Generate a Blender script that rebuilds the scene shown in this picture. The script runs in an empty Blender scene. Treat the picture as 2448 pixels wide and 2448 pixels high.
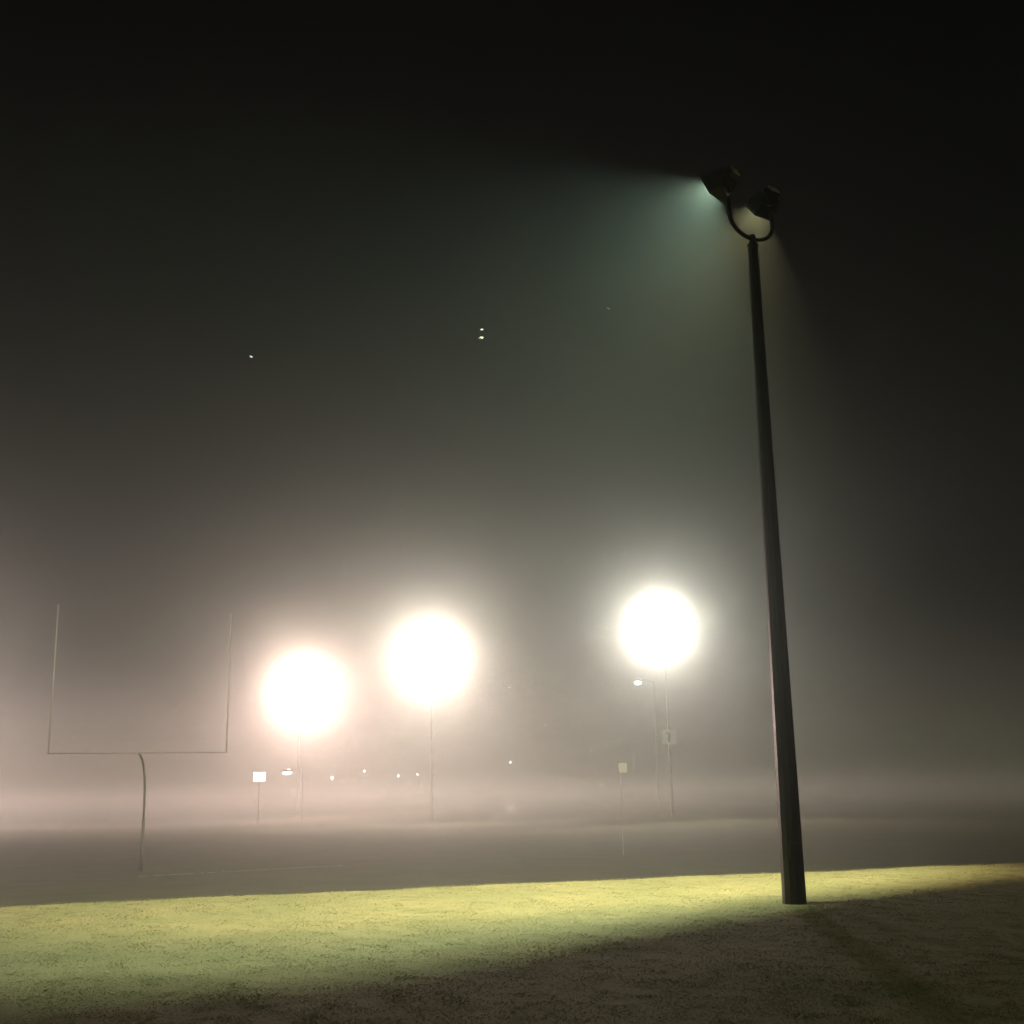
import bpy, bmesh, math, random
import numpy as np
from mathutils import Vector, Matrix

random.seed(4); RNG = np.random.default_rng(11)
S = bpy.context.scene
COL = S.collection
R = math.radians

# ------------------------------------------------------------------ camera
CAM_LOC = Vector((0, 0, 1.6))
FPX = 2950.0
CAM_ROT = (Matrix.Rotation(R(90 + 12.8), 3, 'X') @ Matrix.Rotation(R(-0.94), 3, 'Z'))
cam_d = bpy.data.cameras.new('camera'); cam = bpy.data.objects.new('camera', cam_d); COL.objects.link(cam)
cam.location = CAM_LOC; cam.rotation_euler = CAM_ROT.to_euler()
cam_d.sensor_width = 36; cam_d.lens = 36 * FPX / 2448; cam_d.clip_end = 3000; cam_d.clip_start = 0.05
S.camera = cam

def ray(px, py):
    return (CAM_ROT @ Vector(((px - 1224) / FPX, -(py - 1224) / FPX, -1))).normalized()
def at(px, py, depth):
    """point seen at a photo pixel, at a real ground distance (m, along Y) from the camera"""
    d = ray(px, py); return CAM_LOC + d * (depth / d.y)
def on_ground(px, py, z=0.0):
    d = ray(px, py); return CAM_LOC + d * ((z - CAM_LOC.z) / d.z)

# ------------------------------------------------------------------ night sky
W = bpy.data.worlds.new('World'); S.world = W; W.use_nodes = True
nt = W.node_tree; bg = nt.nodes['Background']
sky = nt.nodes.new('ShaderNodeTexSky'); sky.sky_type = 'NISHITA'; sky.sun_disc = False
sky.sun_elevation = R(72); sky.sun_rotation = R(215)
nt.links.new(sky.outputs[0], bg.inputs[0]); bg.inputs[1].default_value = 0.0001
night_fill_d = bpy.data.lights.new('night_fill', 'SUN'); night_fill_d.energy = 0.30; night_fill_d.angle = R(15); night_fill_d.color = (.80, 1, .42)   # added fill so the shaded near grass is not black
night_fill = bpy.data.objects.new('night_fill', night_fill_d); COL.objects.link(night_fill)
night_fill.rotation_euler = (R(18), 0, R(-35))

vs = S.view_settings; vs.view_transform = 'Standard'; vs.look = 'None'; vs.gamma = 1; vs.exposure = 0; vs.use_curve_mapping = False
cy = S.cycles
cy.max_bounces = 5; cy.diffuse_bounces = 1; cy.glossy_bounces = 1; cy.transmission_bounces = 2; cy.volume_bounces = 2
cy.use_adaptive_sampling = True; cy.adaptive_threshold = 0.08; cy.adaptive_min_samples = 16
cy.use_denoising = True
cy.sample_clamp_indirect = 4
cy.volume_step_rate = 1.0; cy.volume_max_steps = 64

# lamps: colour, power (W)
HAZE = [(0.00080, 0.88), (0.00080, 0.985), (0.00031, 0.0)]      # air everywhere: (density, forwardness)
FOG_BAND, FOG_BODY = 0.0090, 0.0125           # ground fog over the far field: layer at head height, and the body fading upward
P_FAR = 525000

# ------------------------------------------------------------------ materials
def mat(name, base, rough=0.6, metal=0.0, noise=None, spec=0.5):
    m = bpy.data.materials.new(name); m.use_nodes = True
    n = m.node_tree.nodes; l = m.node_tree.links; b = n['Principled BSDF']
    b.inputs['Base Color'].default_value = (*base, 1); b.inputs['Roughness'].default_value = rough
    b.inputs['Metallic'].default_value = metal; b.inputs['Specular IOR Level'].default_value = spec
    if noise:
        sc, amt = noise
        t = n.new('ShaderNodeTexNoise'); t.inputs['Scale'].default_value = sc; t.inputs['Detail'].default_value = 5
        g = n.new('ShaderNodeTexCoord'); l.new(g.outputs['Object'], t.inputs['Vector'])
        mx = n.new('ShaderNodeMix'); mx.data_type = 'RGBA'
        mx.inputs['A'].default_value = (*[c * (1 - amt) for c in base], 1)
        mx.inputs['B'].default_value = (*[min(1, c * (1 + amt)) for c in base], 1)
        l.new(t.outputs['Fac'], mx.inputs['Factor']); l.new(mx.outputs['Result'], b.inputs['Base Color'])
        bp = n.new('ShaderNodeBump'); bp.inputs['Strength'].default_value = 0.15; bp.inputs['Distance'].default_value = 0.01
        l.new(t.outputs['Fac'], bp.inputs['Height']); l.new(bp.outputs['Normal'], b.inputs['Normal'])
    return m
def emis(name, col, strength):
    m = bpy.data.materials.new(name); m.use_nodes = True
    b = m.node_tree.nodes['Principled BSDF']
    b.inputs['Base Color'].default_value = (0.8, 0.8, 0.8, 1)
    b.inputs['Emission Color'].default_value = (*col, 1); b.inputs['Emission Strength'].default_value = strength
    m.cycles.emission_sampling = 'NONE'
    return m

M_STEEL = mat('painted_steel_bronze', (0.034, 0.032, 0.030), 0.34, 0.4, (6, .25))
M_DARK = mat('dark_housing', (0.012, 0.013, 0.012), 0.4, 0.3, (9, .3))
M_MATT = mat('matt_black', (0.012, 0.012, 0.011), 0.85, 0, (9, .3), .1)
M_ALU = mat('galvanised', (0.45, 0.45, 0.43), 0.45, 0.6, (5, .2))
M_WHITE = mat('white_paint', (0.56, 0.46, 0.48), 0.5, 0, (8, .08))
M_GREYP = mat('grey_sign', (0.72, 0.73, 0.68), 0.5, 0, (3, .1))
M_INK = mat('dark_ink', (0.10, 0.10, 0.09), 0.6)
M_LINE = mat('line_paint', (0.42, 0.42, 0.38), 0.8, 0, (4, .2))
def wing_mat():
    m = bpy.data.materials.new('speck_wing_thin'); m.use_nodes = True
    n = m.node_tree.nodes; l = m.node_tree.links; n.remove(n['Principled BSDF'])
    d = n.new('ShaderNodeBsdfDiffuse'); t = n.new('ShaderNodeBsdfTranslucent'); x = n.new('ShaderNodeMixShader')
    tx = n.new('ShaderNodeTexNoise'); tx.inputs['Scale'].default_value = 60
    r = n.new('ShaderNodeValToRGB'); r.color_ramp.elements[0].color = (.55, .55, .52, 1); r.color_ramp.elements[1].color = (.8, .8, .78, 1)
    l.new(tx.outputs['Fac'], r.inputs[0])
    for q in (d, t): l.new(r.outputs[0], q.inputs['Color'])
    l.new(d.outputs[0], x.inputs[1]); l.new(t.outputs[0], x.inputs[2]); l.new(x.outputs[0], n['Material Output'].inputs['Surface'])
    return m
M_WING = wing_mat()
M_SPECKB = mat('speck_body', (0.62, 0.60, 0.56), 0.9, 0, (60, .25))

def grass_ground():
    m = bpy.data.materials.new('turf'); m.use_nodes = True
    n = m.node_tree.nodes; l = m.node_tree.links; b = n['Principled BSDF']
    b.inputs['Roughness'].default_value = 0.9; b.inputs['Specular IOR Level'].default_value = 0.15
    g = n.new('ShaderNodeTexCoord')
    t1 = n.new('ShaderNodeTexNoise'); t1.inputs['Scale'].default_value = 0.7; t1.inputs['Detail'].default_value = 6
    t2 = n.new('ShaderNodeTexNoise'); t2.inputs['Scale'].default_value = 14; t2.inputs['Detail'].default_value = 5
    for t in (t1, t2): l.new(g.outputs['Object'], t.inputs['Vector'])
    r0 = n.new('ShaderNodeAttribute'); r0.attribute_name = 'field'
    r1 = n.new('ShaderNodeValToRGB'); e = r1.color_ramp.elements
    e[0].position = .3; e[0].color = (.128, .118, .05, 1); e[1].position = .72; e[1].color = (.185, .15, .07, 1)
    l.new(t1.outputs['Fac'], r1.inputs[0])
    mx = n.new('ShaderNodeMix'); mx.data_type = 'RGBA'; mx.blend_type = 'MULTIPLY'; mx.inputs['Factor'].default_value = 0.8
    r2 = n.new('ShaderNodeValToRGB'); e = r2.color_ramp.elements
    e[0].position = .25; e[0].color = (.8, .8, .8, 1); e[1].position = .7; e[1].color = (1.1, 1.1, 1.1, 1)
    l.new(t2.outputs['Fac'], r2.inputs[0])
    l.new(r1.outputs[0], mx.inputs['A']); l.new(r2.outputs[0], mx.inputs['B'])
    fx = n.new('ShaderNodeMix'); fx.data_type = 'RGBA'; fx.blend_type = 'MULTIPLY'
    fx.inputs['B'].default_value = (.42, .48, .55, 1)              # greener field turf, darkened in colour in place of weaker lamplight
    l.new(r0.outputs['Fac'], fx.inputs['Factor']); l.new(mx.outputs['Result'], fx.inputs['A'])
    l.new(fx.outputs['Result'], b.inputs['Base Color'])
    bp = n.new('ShaderNodeBump'); bp.inputs['Strength'].default_value = .15; bp.inputs['Distance'].default_value = .03
    l.new(t2.outputs['Fac'], bp.inputs['Height']); l.new(bp.outputs['Normal'], b.inputs['Normal'])
    return m
M_TURF = grass_ground()

def blade_mat():
    m = bpy.data.materials.new('grass_blade'); m.use_nodes = True
    n = m.node_tree.nodes; l = m.node_tree.links; b = n['Principled BSDF']
    b.inputs['Roughness'].default_value = 0.65; b.inputs['Specular IOR Level'].default_value = 0.3
    a = n.new('ShaderNodeAttribute'); a.attribute_name = 'tint'
    l.new(a.outputs['Color'], b.inputs['Base Color'])
    t = n.new('ShaderNodeBsdfTranslucent'); x = n.new('ShaderNodeMixShader'); x.inputs[0].default_value = .45
    l.new(a.outputs['Color'], t.inputs['Color']); l.new(b.outputs[0], x.inputs[1]); l.new(t.outputs[0], x.inputs[2])
    l.new(x.outputs[0], n['Material Output'].inputs['Surface'])
    return m
M_BLADE = blade_mat()

# ------------------------------------------------------------------ helpers
def link(o, parent=None):
    COL.objects.link(o)
    if parent is not None: o.parent = parent
    return o
def obj(name, bm, m, parent=None, smooth=False):
    me = bpy.data.meshes.new(name); bm.to_mesh(me); bm.free()
    if m: me.materials.append(m)
    if smooth:
        for p in me.polygons: p.use_smooth = True
    return link(bpy.data.objects.new(name, me), parent)
def tag(o, label, cat, group=None):
    o['label'] = label; o['category'] = cat
    if group: o['group'] = group
    return o
def thing(name, label, cat, loc, rotz=0, group=None):
    o = bpy.data.objects.new(name, None); o.empty_display_size = .3
    o.location = loc; o.rotation_euler = (0, 0, rotz); link(o)
    return tag(o, label, cat, group)
def box(bm, c, s, rot=None, bev=0.0):
    v = bmesh.ops.create_cube(bm, size=1)['verts']
    for x in v:
        p = Vector((x.co.x * s[0], x.co.y * s[1], x.co.z * s[2]))
        x.co = (rot @ p if rot else p) + Vector(c)
    if bev:
        es = {e for x in v for e in x.link_edges}
        bmesh.ops.bevel(bm, geom=list(es), offset=bev, segments=2, affect='EDGES', profile=.6)
def tube(bm, pts, rad, seg=10, cap=True):
    """tube along points; rad a number or a list"""
    pts = [Vector(p) for p in pts]; n = len(pts)
    rr = rad if isinstance(rad, (list, tuple)) else [rad] * n
    rings = []; ref = None
    for i, p in enumerate(pts):
        t = (pts[min(i + 1, n - 1)] - pts[max(i - 1, 0)]).normalized()
        if ref is None:
            ref = Vector((1, 0, 0)) if abs(t.x) < .8 else Vector((0, 1, 0))
        u = (ref - t * ref.dot(t)).normalized(); ref = u; w = t.cross(u)
        rings.append([bm.verts.new(p + (u * math.cos(a) + w * math.sin(a)) * rr[i])
                      for a in [2 * math.pi * k / seg for k in range(seg)]])
    for a, b in zip(rings, rings[1:]):
        for k in range(seg): bm.faces.new((a[k], a[(k + 1) % seg], b[(k + 1) % seg], b[k]))
    if cap: bm.faces.new(rings[0][::-1]); bm.faces.new(rings[-1])
def prism(bm, poly, y0, y1):
    a = [bm.verts.new((x, y0, z)) for x, z in poly]; b = [bm.verts.new((x, y1, z)) for x, z in poly]
    n = len(poly)
    for i in range(n): bm.faces.new((a[i], a[(i + 1) % n], b[(i + 1) % n], b[i]))
    bm.faces.new(a[::-1]); bm.faces.new(b)
    bmesh.ops.recalc_face_normals(bm, faces=bm.faces)

# ------------------------------------------------------------------ ground
CR_A = on_ground(0, 2165); CR_B = on_ground(2448, 2060)           # crest of the bank
CR_T = (CR_B - CR_A); CR_T.z = 0; CR_T.normalize()
CR_N = Vector((-CR_T.y, CR_T.x, 0))                                 # towards the field
FIELD_Z = -1.0
_LAT = np.random.default_rng(3).random((64, 64)) - .5
def vnoise(x, y):
    x = np.asarray(x, float); y = np.asarray(y, float)
    xi = np.floor(x).astype(int); yi = np.floor(y).astype(int); fx = x - xi; fy = y - yi
    fx = fx * fx * (3 - 2 * fx); fy = fy * fy * (3 - 2 * fy)
    g = lambda a, b: _LAT[a % 64, b % 64]
    return (g(xi, yi) * (1 - fx) * (1 - fy) + g(xi + 1, yi) * fx * (1 - fy) + g(xi, yi + 1) * (1 - fx) * fy + g(xi + 1, yi + 1) * fx * fy)
def crest_s(x, y): return (x - CR_A.x) * CR_N.x + (y - CR_A.y) * CR_N.y
def far_d(x, y):
    """metres beyond the far edge of the playing field (it swings away to the left)"""
    x = np.asarray(x, float); y = np.asarray(y, float)
    edge = np.where(x > -3, 100 - 3.3 * (x + 3), 100 + 1.25 * (-3 - x))
    return (y - np.maximum(edge, 40)) * np.where(x > -3, .29, .62)
def gz(p): return float(ground_z(p.x, p.y))
def ground_z(x, y):
    s = crest_s(x, y)
    bump = .6 * vnoise(x * .35, y * .35) * .06 + vnoise(x * 1.3 + 9, y * 1.3) * .02 + vnoise(x * 4, y * 4 + 5) * .010
    k = np.clip((s + .15) / 4.2, 0, 1)
    fall = k * k * (3 - 2 * k) * 0.4 + k * 0.6
    near = np.clip(1 - s / 6.0, 0, 1)
    b = far_d(x, y); k = np.clip(b / 60, 0, 1)
    rise = (k * k * (3 - 2 * k)) * (2.9 + 1.2 * vnoise(x * .02, y * .02)) * np.clip((s - 8) / 10, 0, 1)
    return FIELD_Z * fall + bump * near + rise
def build_ground():
    u = np.concatenate([np.linspace(-420, -40, 70), np.arange(-39, 60, .3), np.linspace(62, 420, 50)])
    v = np.concatenate([np.linspace(-60, -19, 10), np.arange(-18.5, 8, .2), np.linspace(8.5, 430, 180)])
    # (u along the crest, v across it)
    U, V = np.meshgrid(u, v)
    X = CR_A.x + U * CR_T.x + V * CR_N.x; Y = CR_A.y + U * CR_T.y + V * CR_N.y
    Z = ground_z(X, Y)
    co = np.stack([X, Y, Z], -1).reshape(-1, 3)
    nu = len(u); nv = len(v)
    i = np.arange(nv - 1)[:, None] * nu + np.arange(nu - 1)[None]
    f = np.stack([i, i + 1, i + 1 + nu, i + nu], -1).reshape(-1, 4)
    me = bpy.data.meshes.new('ground'); me.from_pydata(co.tolist(), [], f.tolist()); me.update()
    for p in me.polygons: p.use_smooth = True
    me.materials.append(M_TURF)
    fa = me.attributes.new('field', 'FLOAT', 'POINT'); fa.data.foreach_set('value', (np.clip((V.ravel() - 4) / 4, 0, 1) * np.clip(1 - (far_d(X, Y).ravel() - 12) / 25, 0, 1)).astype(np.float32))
    o = link(bpy.data.objects.new('ground', me)); o['kind'] = 'structure'
build_ground()

def build_grass():
    N = 640000
    # spread over the bank, denser near the camera
    y = 7.5 + 27 * RNG.random(N) ** 1.25
    x = (RNG.random(N) - .5) * 2 * (y * .47 + 1.2)
    s = crest_s(x, y); k = (s < .55)
    x, y, s = x[k], y[k], s[k]; n = len(x)
    patch = np.clip(.5 + .8 * vnoise(x * 1.1, y * 1.1) + .6 * vnoise(x * 4.3 + 7, y * 4.3), 0, 1)
    h = (.006 + .009 * RNG.random(n)) * (.75 + .5 * patch)
    tuft = RNG.random(n) < .0015
    h = np.where(tuft, h * 2.2, h)
    h = np.where((np.abs(s - .05) < .35) & (RNG.random(n) < .45), h * (1.5 + 2.2 * RNG.random(n)), h)
    wd = .004 + .004 * RNG.random(n)
    a = RNG.random(n) * 2 * np.pi
    ln = h * (1.2 + 2.0 * RNG.random(n)); la = RNG.random(n) * 2 * np.pi
    z = ground_z(x, y) - .004
    p0 = np.stack([x - np.cos(a) * wd, y - np.sin(a) * wd, z], -1)
    p1 = np.stack([x + np.cos(a) * wd, y + np.sin(a) * wd, z], -1)
    p2 = np.stack([x + ln * np.cos(la), y + ln * np.sin(la), z + h], -1)
    co = np.stack([p0, p1, p2], 1).reshape(-1, 3).astype(np.float32)
    me = bpy.data.meshes.new('lawn_grass')
    me.vertices.add(3 * n); me.vertices.foreach_set('co', co.ravel())
    me.loops.add(3 * n); me.loops.foreach_set('vertex_index', np.arange(3 * n, dtype=np.int32))
    me.polygons.add(n); me.polygons.foreach_set('loop_start', np.arange(0, 3 * n, 3, dtype=np.int32))
    me.update()
    dry = np.clip(.45 + .35 * (patch - .5) + .3 * RNG.standard_normal(n), 0, 1)[:, None]
    c = (1 - dry) * np.array([[.128, .118, .054]]) + dry * np.array([[.205, .165, .084]])
    c = c * (.9 + .2 * RNG.random((n, 1)))
    at_ = me.color_attributes.new('tint', 'FLOAT_COLOR', 'POINT')
    col = np.ones((n, 3, 4), np.float32); col[:, :, :3] = c[:, None, :]
    at_.data.foreach_set('color', col.ravel())
    me.materials.append(M_BLADE)
    o = link(bpy.data.objects.new('lawn_grass', me)); o['kind'] = 'stuff'
    o['label'] = 'short yellowish green grass covering the bank around the lamp pole'; o['category'] = 'grass'
build_grass()

# white line on the field
def field_line():
    a = on_ground(330, 2096, FIELD_Z); b = on_ground(820, 2069, FIELD_Z)
    d = (b - a).normalized(); s = Vector((-d.y, d.x, 0)) * .04
    bm = bmesh.new(); v = []
    k = 60
    for i in range(k + 1):
        p = a + (b - a) * (i / k)
        w = s * (.8 + .4 * random.random())
        v.append((bm.verts.new(p - w + Vector((0, 0, .006))), bm.verts.new(p + w + Vector((0, 0, .006)))))
    for p, q in zip(v, v[1:]):
        if random.random() < .75: bm.faces.new((p[0], q[0], q[1], p[1]))
    o = obj('field_line', bm, M_LINE); o['kind'] = 'structure'
field_line()

# ------------------------------------------------------------------ floodlight head
def flood_frame(loc, az, tilt):
    """local +Y = beam direction, X = across, Z = up the lens"""
    return Matrix.Translation(loc) @ Matrix.Rotation(az, 4, 'Z') @ Matrix.Rotation(-tilt, 4, 'X')
def flood_head(parent, mtx, w, h, depth, lens_m, rim=True):
    """a flood: flared open housing with a recessed lamp, gear box with cooling fins at the back"""
    root_inv = parent.matrix_world.inverted() if False else Matrix.Identity(4)
    bm = bmesh.new()
    f = [(-w / 2, 0, -h / 2), (w / 2, 0, -h / 2), (w / 2, 0, h / 2), (-w / 2, 0, h / 2)]
    kw, kh = .42, .36
    b = [(x * kw / .5 * .9, -depth, z * kh / .5 * .8) for x, _, z in f]
    t = .012
    def ring(pts): return [bm.verts.new(p) for p in pts]
    fo = ring(f); bo = ring(b)
    fi = ring([(x - math.copysign(t, x), 0, z - math.copysign(t, z)) for x, _, z in f])
    bi = ring([(x - math.copysign(t, x), y + t, z - math.copysign(t, z)) for x, y, z in b])
    for k in range(4):
        j = (k + 1) % 4
        bm.faces.new((fo[k], fo[j], bo[j], bo[k])); bm.faces.new((fi[k], bi[k], bi[j], fi[j]))
        bm.faces.new((fo[k], fi[k], fi[j], fo[j]))
    bm.faces.new(bo[::-1]); bm.faces.new(bi)
    bmesh.ops.recalc_face_normals(bm, faces=bm.faces)
    head = obj('floodlight', bm, M_DARK, parent); head.matrix_local = mtx
    return head

# ------------------------------------------------------------------ near lamp pole
def near_pole():
    base = on_ground(1900, 2162); base.z = float(ground_z(base.x, base.y)) - .03
    t = thing('floodlight_pole', 'tall dark tapered steel pole with two floodlights standing on the near grass bank', 'lamp pole', base)
    d0 = math.hypot(base.x, base.y)
    top = at(1798, 588, base.y); H = top.z - base.z
    bm = bmesh.new()
    tube(bm, [(0, 0, 0), (0, 0, H * .25), (0, 0, H * .5), (0, 0, H * .75), (0, 0, H)], [.172, .148, .125, .102, .080], 12)
    obj('shaft', bm, M_STEEL, t)
    bm = bmesh.new(); tube(bm, [(0, 0, H - .02), (0, 0, H + .02), (0, 0, H + .025), (0, 0, H + .18)], [.092, .092, .055, .052], 16)
    obj('tenon_cap', bm, M_STEEL, t)
    bm = bmesh.new()
    box(bm, (0, -.158, .75), (.12, .03, .22), None, .008)
    obj('handhole_cover', bm, M_STEEL, t)
    # bullhorn bracket
    phi = R(32); hx = Vector((math.cos(phi), math.sin(phi), 0)); up = Vector((0, 0, 1))
    zb = H + .12; pts = []
    for i in range(25):
        a = math.pi * i / 24                      # 0..pi left to right
        c = -math.cos(a); s_ = math.sin(a)
        pts.append(hx * (.46 * c) + up * (zb + .42 - .42 * s_ ** .75 + (0 if s_ > 0 else 0)))
    pts = [pts[0] + up * .16] + pts + [pts[-1] + up * .16]
    bm = bmesh.new(); tube(bm, pts, .034, 12); obj('bullhorn_bracket', bm, M_MATT, t, True)
    # two heads
    # across, heading, tilt, opening, housing depth, lamp place (back, up), colour, power
    spec = [(-.46, R(50), R(24), (.44, .34), .34, (-.104, .108), .24, (.70, .90, .67), 22500),
            (.46, R(36), R(38), (.42, .34), .32, (-.175, .045), .10, (1.0, .84, .44), 15500)]
    for sx, az, tilt, (w, h), dep, (ly, lz), lift, col, power in spec:
        foot = hx * sx + up * (zb + .58)
        fwd = Matrix.Rotation(az, 3, 'Z') @ Vector((0, 1, 0))
        loc = foot + fwd * .26 + up * lift
        m = flood_frame(loc, az, tilt)
        head = flood_head(t, m, w, h, dep, None)
        bm = bmesh.new()
        for cx, cz, sx_, sz_ in ((0, h / 2 + .003, w + .03, .022), (0, -h / 2 - .003, w + .03, .022), (w / 2 + .003, 0, .022, h - .018), (-w / 2 - .003, 0, .022, h - .018)):
            box(bm, (cx, .004, cz), (sx_, .03, sz_))
        obj('front_rim', bm, M_DARK, head)
        bm = bmesh.new(); box(bm, (0, -dep - .05, 0), (w * .52, .098, h * .42), None, .012); obj('gear_box', bm, M_DARK, head)
        for k in range(5):
            bm = bmesh.new(); box(bm, (0, -dep - .112, -h * .17 + k * h * .085), (w * .46, .026, .006)); obj('cooling_fin', bm, M_ALU, head)
        bm = bmesh.new(); tube(bm, [(-.03, -.22, -h * .25), (-.03, -.20, -h * .25 - lift + .05)], [.045, .042], 12); obj('knuckle', bm, M_STEEL, head, True)
        bm = bmesh.new(); bmesh.ops.create_uvsphere(bm, u_segments=14, v_segments=8, radius=.026)
        for v in bm.verts: v.co = Vector((v.co.x * 1.5, v.co.y + ly - .045, v.co.z + lz - .008))
        obj('lamp_bulb', bm, M_BULB, head, True)
        L = bpy.data.lights.new('lamp_light', 'POINT'); L.energy = power; L.color = col; L.shadow_soft_size = .036
        lo = link(bpy.data.objects.new('lamp_light', L), head); lo.location = (0, ly, lz)
M_BULB = emis('bulb_glow', (.9, 1, .88), 60)
near_pole()

# ------------------------------------------------------------------ far floodlight masts
M_POST = mat('post_paint', (0.52, 0.44, 0.43), 0.5, 0, (3, .1))
M_BAR = mat('bar_fog_tone', (0.38, 0.31, 0.31), 0.5, 0, (3, .1))  # crossbar colour matched to the lit fog behind so it fades out
M_POST_SIL = mat('post_silhouette', (0.20, 0.17, 0.165), 0.6, 0, (3, .2))  # darker copy of the post paint, painting in its backlit silhouette
M_MAST = mat('mast_grey', (0.26, 0.23, 0.22), 0.7, 0, (3, .2))
M_POST_FADE = mat('post_fog_tone', (0.23, 0.185, 0.185), .7, 0, (3, .1))  # matched to the fog behind the lower post, tinted against green lamplight
M_SIGNLIT = emis('sign_lit', (1, .98, .88), 4)
M_COOL = emis('lamp_cool', (.88, .97, 1), 14)
M_COOL2 = emis('lamp_cool_far', (1, .98, .92), 6)
M_DOT = emis('lamp_dot', (1, .92, .80), 7)
M_LENS_W = emis('lens_warm', (1, .80, .62), 400)
M_LENS_C = emis('lens_white', (1, .92, .78), 400)
def far_mast(px, py, depth, pole_px, label, col, power, lens_m, aim=None):
    c = at(px, py, depth); p = at(pole_px, py, depth)
    base = Vector((p.x, p.y, gz(p) - .05))
    t = thing('floodlight_mast', label, 'floodlight', base, 0, 'lit floodlight masts across the field')
    H = c.z - base.z
    bm = bmesh.new(); tube(bm, [(0, 0, 0), (0, 0, H * .5), (0, 0, H - .5)], [.11, .09, .07], 12); obj('shaft', bm, M_MAST, t)
    off = c.x - p.x
    bm = bmesh.new(); box(bm, (off, 0, H - .55), (3.0, .12, .12), None, .01); 
    box(bm, (off / 2, 0, H - .42), (abs(off) + .2, .10, .10)); obj('crossarm', bm, M_STEEL, t)
    to = (Vector(aim) if aim else Vector((-c.x * .6, -c.y, 0))).normalized(); az = math.atan2(-to.x, to.y); 
    for k in range(4):
        m = flood_frame(Vector((off - 1.05 + .7 * k, -.15, H - .1)), az, R(8))
        head = flood_head(t, m, .58, .52, .4, None)
        bm = bmesh.new(); box(bm, (0, -.03, 0), (.54, .01, .48)); obj('lens', bm, lens_m, head)
    L = bpy.data.lights.new('mast_light', 'SPOT'); L.energy = power; L.color = col; L.shadow_soft_size = 1.3
    L.spot_size = R(136); L.spot_blend = .6
    lo = link(bpy.data.objects.new('mast_light', L), t)
    lo.matrix_local = Matrix.Translation((off, -.6, H - .1)) @ Matrix.Rotation(az, 4, 'Z') @ Matrix.Rotation(R(90 - 8), 4, 'X')
far_mast(1572, 1500, 100, 1588, 'white glaring floodlight mast on the right, above the numbered square sign', (1, .83, .73), P_FAR * .052, M_LENS_C)
far_mast(1032, 1570, 120, 1032, 'largest glaring floodlight mast, in the middle of the three far ones', (1, .77, .66), P_FAR * .093, M_LENS_W)
far_mast(728, 1650, 150, 717, 'lowest warm glaring floodlight mast, leftmost of the three far ones', (1, .66, .57), P_FAR * .132, M_LENS_W)
far_mast(-420, 1690, 138, -420, 'warm floodlight mast out of view beyond the left goalpost', (1, .71, .64), P_FAR * .34, M_LENS_W)

# ------------------------------------------------------------------ goalposts
def goal():
    l = at(116, 1797, 45.0); r = at(541, 1803, 47.1)
    zc = (l.z + r.z) / 2; l.z = r.z = zc
    p = at(346, 1900, 47.3)
    base = Vector((p.x, p.y, FIELD_Z - .02))
    t = thing('goalpost', 'faint pale football goalposts with two thin uprights rising on the left', 'goalpost', base)
    L = l - base; Rr = r - base; c = (L + Rr) / 2
    d = (Rr - L).normalized()
    bm = bmesh.new()
    h = c.z
    pts = [Vector((0, 0, 0)), Vector((0, 0, h * .6))]
    for i in range(1, 9):
        a = i / 8 * math.pi / 2
        q = Vector((c.x, c.y, 0)) * (1 - math.cos(a))
        pts.append(Vector((q.x, q.y, h * .6 + (h * .4 - .06) * math.sin(a))))
    tube(bm, pts, .042, 12); obj('gooseneck_post', bm, M_POST_SIL, t, True)
    bm = bmesh.new(); tube(bm, [(0, 0, .02), (0, 0, 1.85)], .054, 14); obj('fade_sleeve', bm, M_POST_FADE, t, True)  # added sleeve, coloured so the lower post fades into the fog
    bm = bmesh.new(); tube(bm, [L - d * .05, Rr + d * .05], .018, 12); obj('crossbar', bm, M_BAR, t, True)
    for e, topz in ((L, at(140, 1445, 45.0).z), (Rr, at(555, 1467, 47.1).z)):
        bm = bmesh.new(); tube(bm, [e + Vector((0, 0, .04)), Vector((e.x, e.y, topz - base.z))], .029, 12); obj('upright', bm, M_POST, t, True)
goal()

# ------------------------------------------------------------------ signs on and by the far side
def facing(p): return math.atan2(p.x, p.y) * -1
def numbered_sign():
    c = at(1600, 1762, 99.6); w = 1.15
    t = thing('field_sign', 'square pale sign with a dark numeral one on the right floodlight mast', 'sign', c, facing(c))
    bm = bmesh.new(); box(bm, (0, 0, 0), (w, .04, w), None, .015); obj('board', bm, M_GREYP, t)
    bm = bmesh.new()
    x0, x1 = -.05 - .07, -.05 + .13
    prism(bm, [(x0, -.36), (x1, -.36), (x1, .36), (-.28, .36), (-.28, .22), (x0, .22)], -.034, -.022)
    obj('numeral', bm, M_INK, t)
    for z in (-.3, .3):
        bm = bmesh.new(); box(bm, (0, .10, z), (.3, .16, .05)); obj('clamp', bm, M_ALU, t)
numbered_sign()
def blank_sign():
    c = at(1489, 1836, 52)
    base = Vector((c.x, c.y, gz(c) - .02))
    t = thing('square_panel', 'small plain pale square panel on a thin post left of the numbered sign', 'sign', base, facing(c))
    h = c.z - base.z
    bm = bmesh.new(); box(bm, (0, -.05, h), (.35, .025, .38), None, .008); obj('board', bm, M_WHITE, t)
    bm = bmesh.new(); tube(bm, [(-.10, 0, 0), (-.10, 0, h + .12)], .010, 10); obj('post', bm, M_ALU, t)
blank_sign()
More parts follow.
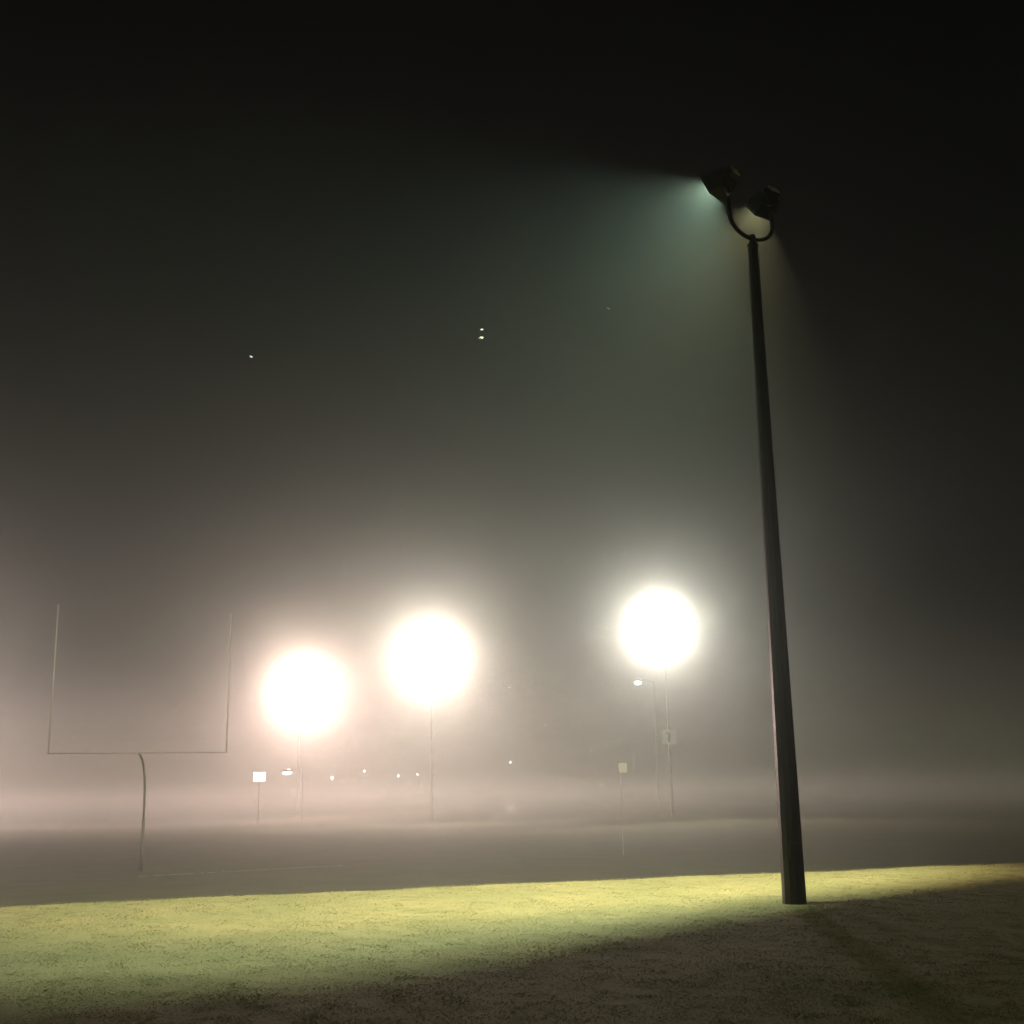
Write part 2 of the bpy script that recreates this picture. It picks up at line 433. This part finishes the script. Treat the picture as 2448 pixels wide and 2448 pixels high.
def lit_sign():
    c = at(620, 1857, 108)
    base = Vector((c.x, c.y, gz(c) - .02)); h = c.z - base.z
    t = thing('lit_sign', 'bright white glowing rectangular sign low under the left floodlight', 'sign', base, facing(c))
    w, hh = 1.0, .74
    bm = bmesh.new(); box(bm, (0, 0, h), (w + .08, .22, hh + .08), None, .02); obj('cabinet', bm, M_STEEL, t)
    bm = bmesh.new(); box(bm, (0, -.115, h), (w, .012, hh), None, .004); obj('lit_face', bm, M_SIGNLIT, t)
    bm = bmesh.new()
    tube(bm, [(0, 0, 0), (0, 0, h - hh / 2 - .045)], .03, 10); obj('post', bm, M_MAST, t)
lit_sign()

# ------------------------------------------------------------------ smaller lamps
def arm_lamp(px, py, depth, w, hgt, label, m, side=1):
    c = at(px, py, depth); base = Vector((c.x + side * 1.6, c.y, gz(Vector((c.x + side * 1.6, c.y, 0))) - .02)); h = c.z - base.z
    t = thing('street_lamp', label, 'street lamp', base, 0, 'street lamps beyond the field')
    bm = bmesh.new(); tube(bm, [(0, 0, 0), (0, 0, h * .6), (0, 0, h + .1)], [.055, .045, .035], 10); obj('pole', bm, M_MAST, t)
    bm = bmesh.new(); tube(bm, [(0, 0, h), (-side * .5, 0, h + .28), (-side * 1.2, 0, h + .34), (-side * 1.45, 0, h + .30)], .03, 8); obj('arm', bm, M_ALU, t)
    bm = bmesh.new(); bmesh.ops.create_uvsphere(bm, u_segments=16, v_segments=8, radius=1)
    for v in bm.verts: v.co = Vector((-side * 1.6 + v.co.x * w * .56, v.co.y * w * .4, hgt * .28 + max(v.co.z, -.05) * hgt * .55))
    obj('lamp_hood', bm, M_STEEL, t, True)
    bm = bmesh.new(); bmesh.ops.create_uvsphere(bm, u_segments=16, v_segments=10, radius=1)
    for v in bm.verts: v.co = Vector((-side * 1.6 + v.co.x * w * .5, v.co.y * w * .36, h * 0 + hgt * .12 + v.co.z * hgt * (.5 if v.co.z < 0 else .12)))
    b = obj('lamp_bowl', bm, m, t, True)
    for o in t.children:
        if o.name.startswith(('lamp_hood', 'lamp_bowl')): o.location.z = h
arm_lamp(1525, 1632, 125, .70, .56, 'small cool white street lamp just below the right floodlight glare', M_COOL)
arm_lamp(686, 1848, 128, 1.0, .50, 'oval white street lamp just right of the glowing rectangular sign', M_COOL2)
def post_lamp(px, py, depth, r, label):
    c = at(px, py, depth); base = Vector((c.x, c.y, gz(c) - .02)); h = c.z - base.z
    t = thing('post_lamp', label, 'post lamp', base, 0, 'distant pinpoint lamps beyond the field')
    bm = bmesh.new(); tube(bm, [(0, 0, 0), (0, 0, h - r * .95)], [.07, .05], 8); obj('post', bm, M_STEEL, t)
    bm = bmesh.new(); bmesh.ops.create_uvsphere(bm, u_segments=12, v_segments=8, radius=r)
    for v in bm.verts: v.co.z += h
    obj('globe', bm, M_DOT, t, True)
post_lamp(794, 1860, 190, .22, 'pinpoint lamp far off, leftmost of the low row under the floodlights')
post_lamp(871, 1844, 205, .20, 'pinpoint lamp far off, second from left and highest of the low row')
post_lamp(952, 1855, 195, .20, 'pinpoint lamp far off, left one of the close pair under the middle floodlight')
post_lamp(998, 1852, 210, .18, 'pinpoint lamp far off, right one of the close pair under the middle floodlight')
post_lamp(1220, 1823, 200, .16, 'faint pinpoint lamp far off alone between the middle and right floodlights')

# ------------------------------------------------------------------ pale specks in the air, given an invented insect shape
def speck(px, py, depth, span, rx, rz, label):
    c = at(px, py, depth)
    t = thing('speck', label, 'speck', c, 0, 'pale specks above the field'); t.rotation_euler = (rx, .3, rz)
    bm = bmesh.new(); bmesh.ops.create_uvsphere(bm, u_segments=8, v_segments=6, radius=1)
    for v in bm.verts: v.co = Vector((v.co.x * span * .16, v.co.y * span * .36 * (1 - .25 * v.co.y), v.co.z * span * .16))
    obj('body', bm, M_SPECKB, t, True)
    for sgn in (-1, 1):
        bm = bmesh.new(); th = span * .008
        pl = [(.04, .20), (.30, .30), (.50, .18), (.46, -.02), (.40, -.22), (.24, -.30), (.06, -.12)]
        a = [bm.verts.new((sgn * x * span, y * span, .25 * x * span + th)) for x, y in pl]
        b = [bm.verts.new((sgn * x * span, y * span, .25 * x * span - th)) for x, y in pl]
        n = len(pl); bm.faces.new(a); bm.faces.new(b[::-1])
        for i in range(n): bm.faces.new((a[i], b[i], b[(i + 1) % n], a[(i + 1) % n]))
        bmesh.ops.recalc_face_normals(bm, faces=bm.faces)
        obj('wing', bm, M_WING, t)
speck(600, 853, 17, .05, R(60), R(30), 'tiny pale moth on the left, alone in the dark above the goalposts')
speck(1152, 788, 18.5, .065, R(20), R(-60), 'tiny pale moth, upper one of a close pair left of the beam')
speck(1150, 808, 18.3, .11, R(15), R(-70), 'tiny pale moth, lower and longer one of a close pair left of the beam')
speck(1455, 738, 15, .06, R(20), R(10), 'tiny faint moth inside the greenish beam')
speck(487, 1766, 20, .06, R(70), R(120), 'tiny pale moth low between the two uprights')

# ------------------------------------------------------------------ haze
def air(name, lobes, color, mesh_fn):
    m = bpy.data.materials.new(name); m.use_nodes = True
    n = m.node_tree.nodes; l = m.node_tree.links
    n.remove(n['Principled BSDF']); out = n['Material Output']
    last = None
    for d, g in lobes:
        v = n.new('ShaderNodeVolumePrincipled')
        v.inputs['Color'].default_value = (*color, 1); v.inputs['Density'].default_value = d; v.inputs['Anisotropy'].default_value = g
        v.inputs['Density Attribute'].default_value = ''
        if last is None: last = v.outputs[0]
        else:
            a = n.new('ShaderNodeAddShader'); l.new(last, a.inputs[0]); l.new(v.outputs[0], a.inputs[1]); last = a.outputs[0]
    l.new(last, out.inputs['Volume'])
    bm = bmesh.new(); mesh_fn(bm)
    o = obj(name, bm, m); o['kind'] = 'stuff'
    return o
air('haze', HAZE, (.82, .94, .90), lambda bm: box(bm, (0, 190, 8.9), (1060, 1060, 24)))
def ground_fog():
    m = bpy.data.materials.new('ground_fog'); m.use_nodes = True
    n = m.node_tree.nodes; l = m.node_tree.links
    n.remove(n['Principled BSDF']); out = n['Material Output']
    geo = n.new('ShaderNodeNewGeometry'); sep = n.new('ShaderNodeSeparateXYZ'); l.new(geo.outputs['Position'], sep.inputs[0])
    X, Y, Z = sep.outputs
    def mth(op, a, b=None):
        k = n.new('ShaderNodeMath'); k.operation = op
        for i, v in enumerate((a, b)):
            if v is None: continue
            if isinstance(v, (int, float)): k.inputs[i].default_value = v
            else: l.new(v, k.inputs[i])
        return k.outputs[0]
    def smooth(v, lo, hi, a, b):
        k = n.new('ShaderNodeMapRange'); k.interpolation_type = 'SMOOTHSTEP'
        for i, q in enumerate((lo, hi, a, b)): k.inputs[i + 1].default_value = q
        l.new(v, k.inputs[0]); return k.outputs[0]
    t = mth('DIVIDE', mth('SUBTRACT', Z, 1.35), 1.25)
    band = mth('MULTIPLY', mth('EXPONENT', mth('MULTIPLY', mth('MULTIPLY', t, t), -1.0)), FOG_BAND)
    body = mth('MULTIPLY', mth('EXPONENT', mth('MULTIPLY', mth('MAXIMUM', mth('ADD', Z, 1.0), 0.0), -1 / 9.0)), FOG_BODY)
    d = mth('ADD', mth('MULTIPLY', band, smooth(Y, 60, 105, 0, 1)), mth('MULTIPLY', body, smooth(Y, 50, 115, 0, 1)))
    d = mth('MULTIPLY', d, smooth(X, 45, 155, 1, 0)); d = mth('MULTIPLY', d, smooth(Z, 8, 16.2, 1, 0))
    tn = n.new('ShaderNodeTexNoise'); tn.inputs['Scale'].default_value = .045; tn.inputs['Detail'].default_value = 2; l.new(geo.outputs['Position'], tn.inputs['Vector'])
    d = mth('MULTIPLY', d, smooth(tn.outputs['Fac'], .25, .75, .7, 1.3))
    v = n.new('ShaderNodeVolumePrincipled'); v.inputs['Color'].default_value = (.95, .94, .94, 1); v.inputs['Anisotropy'].default_value = .15
    v.inputs['Density Attribute'].default_value = ''
    l.new(d, v.inputs['Density']); l.new(v.outputs[0], out.inputs['Volume'])
    bm = bmesh.new(); box(bm, (-30, 150, 7.2), (370, 204, 18.4))
    o = obj('ground_fog', bm, m); o['kind'] = 'stuff'
ground_fog()
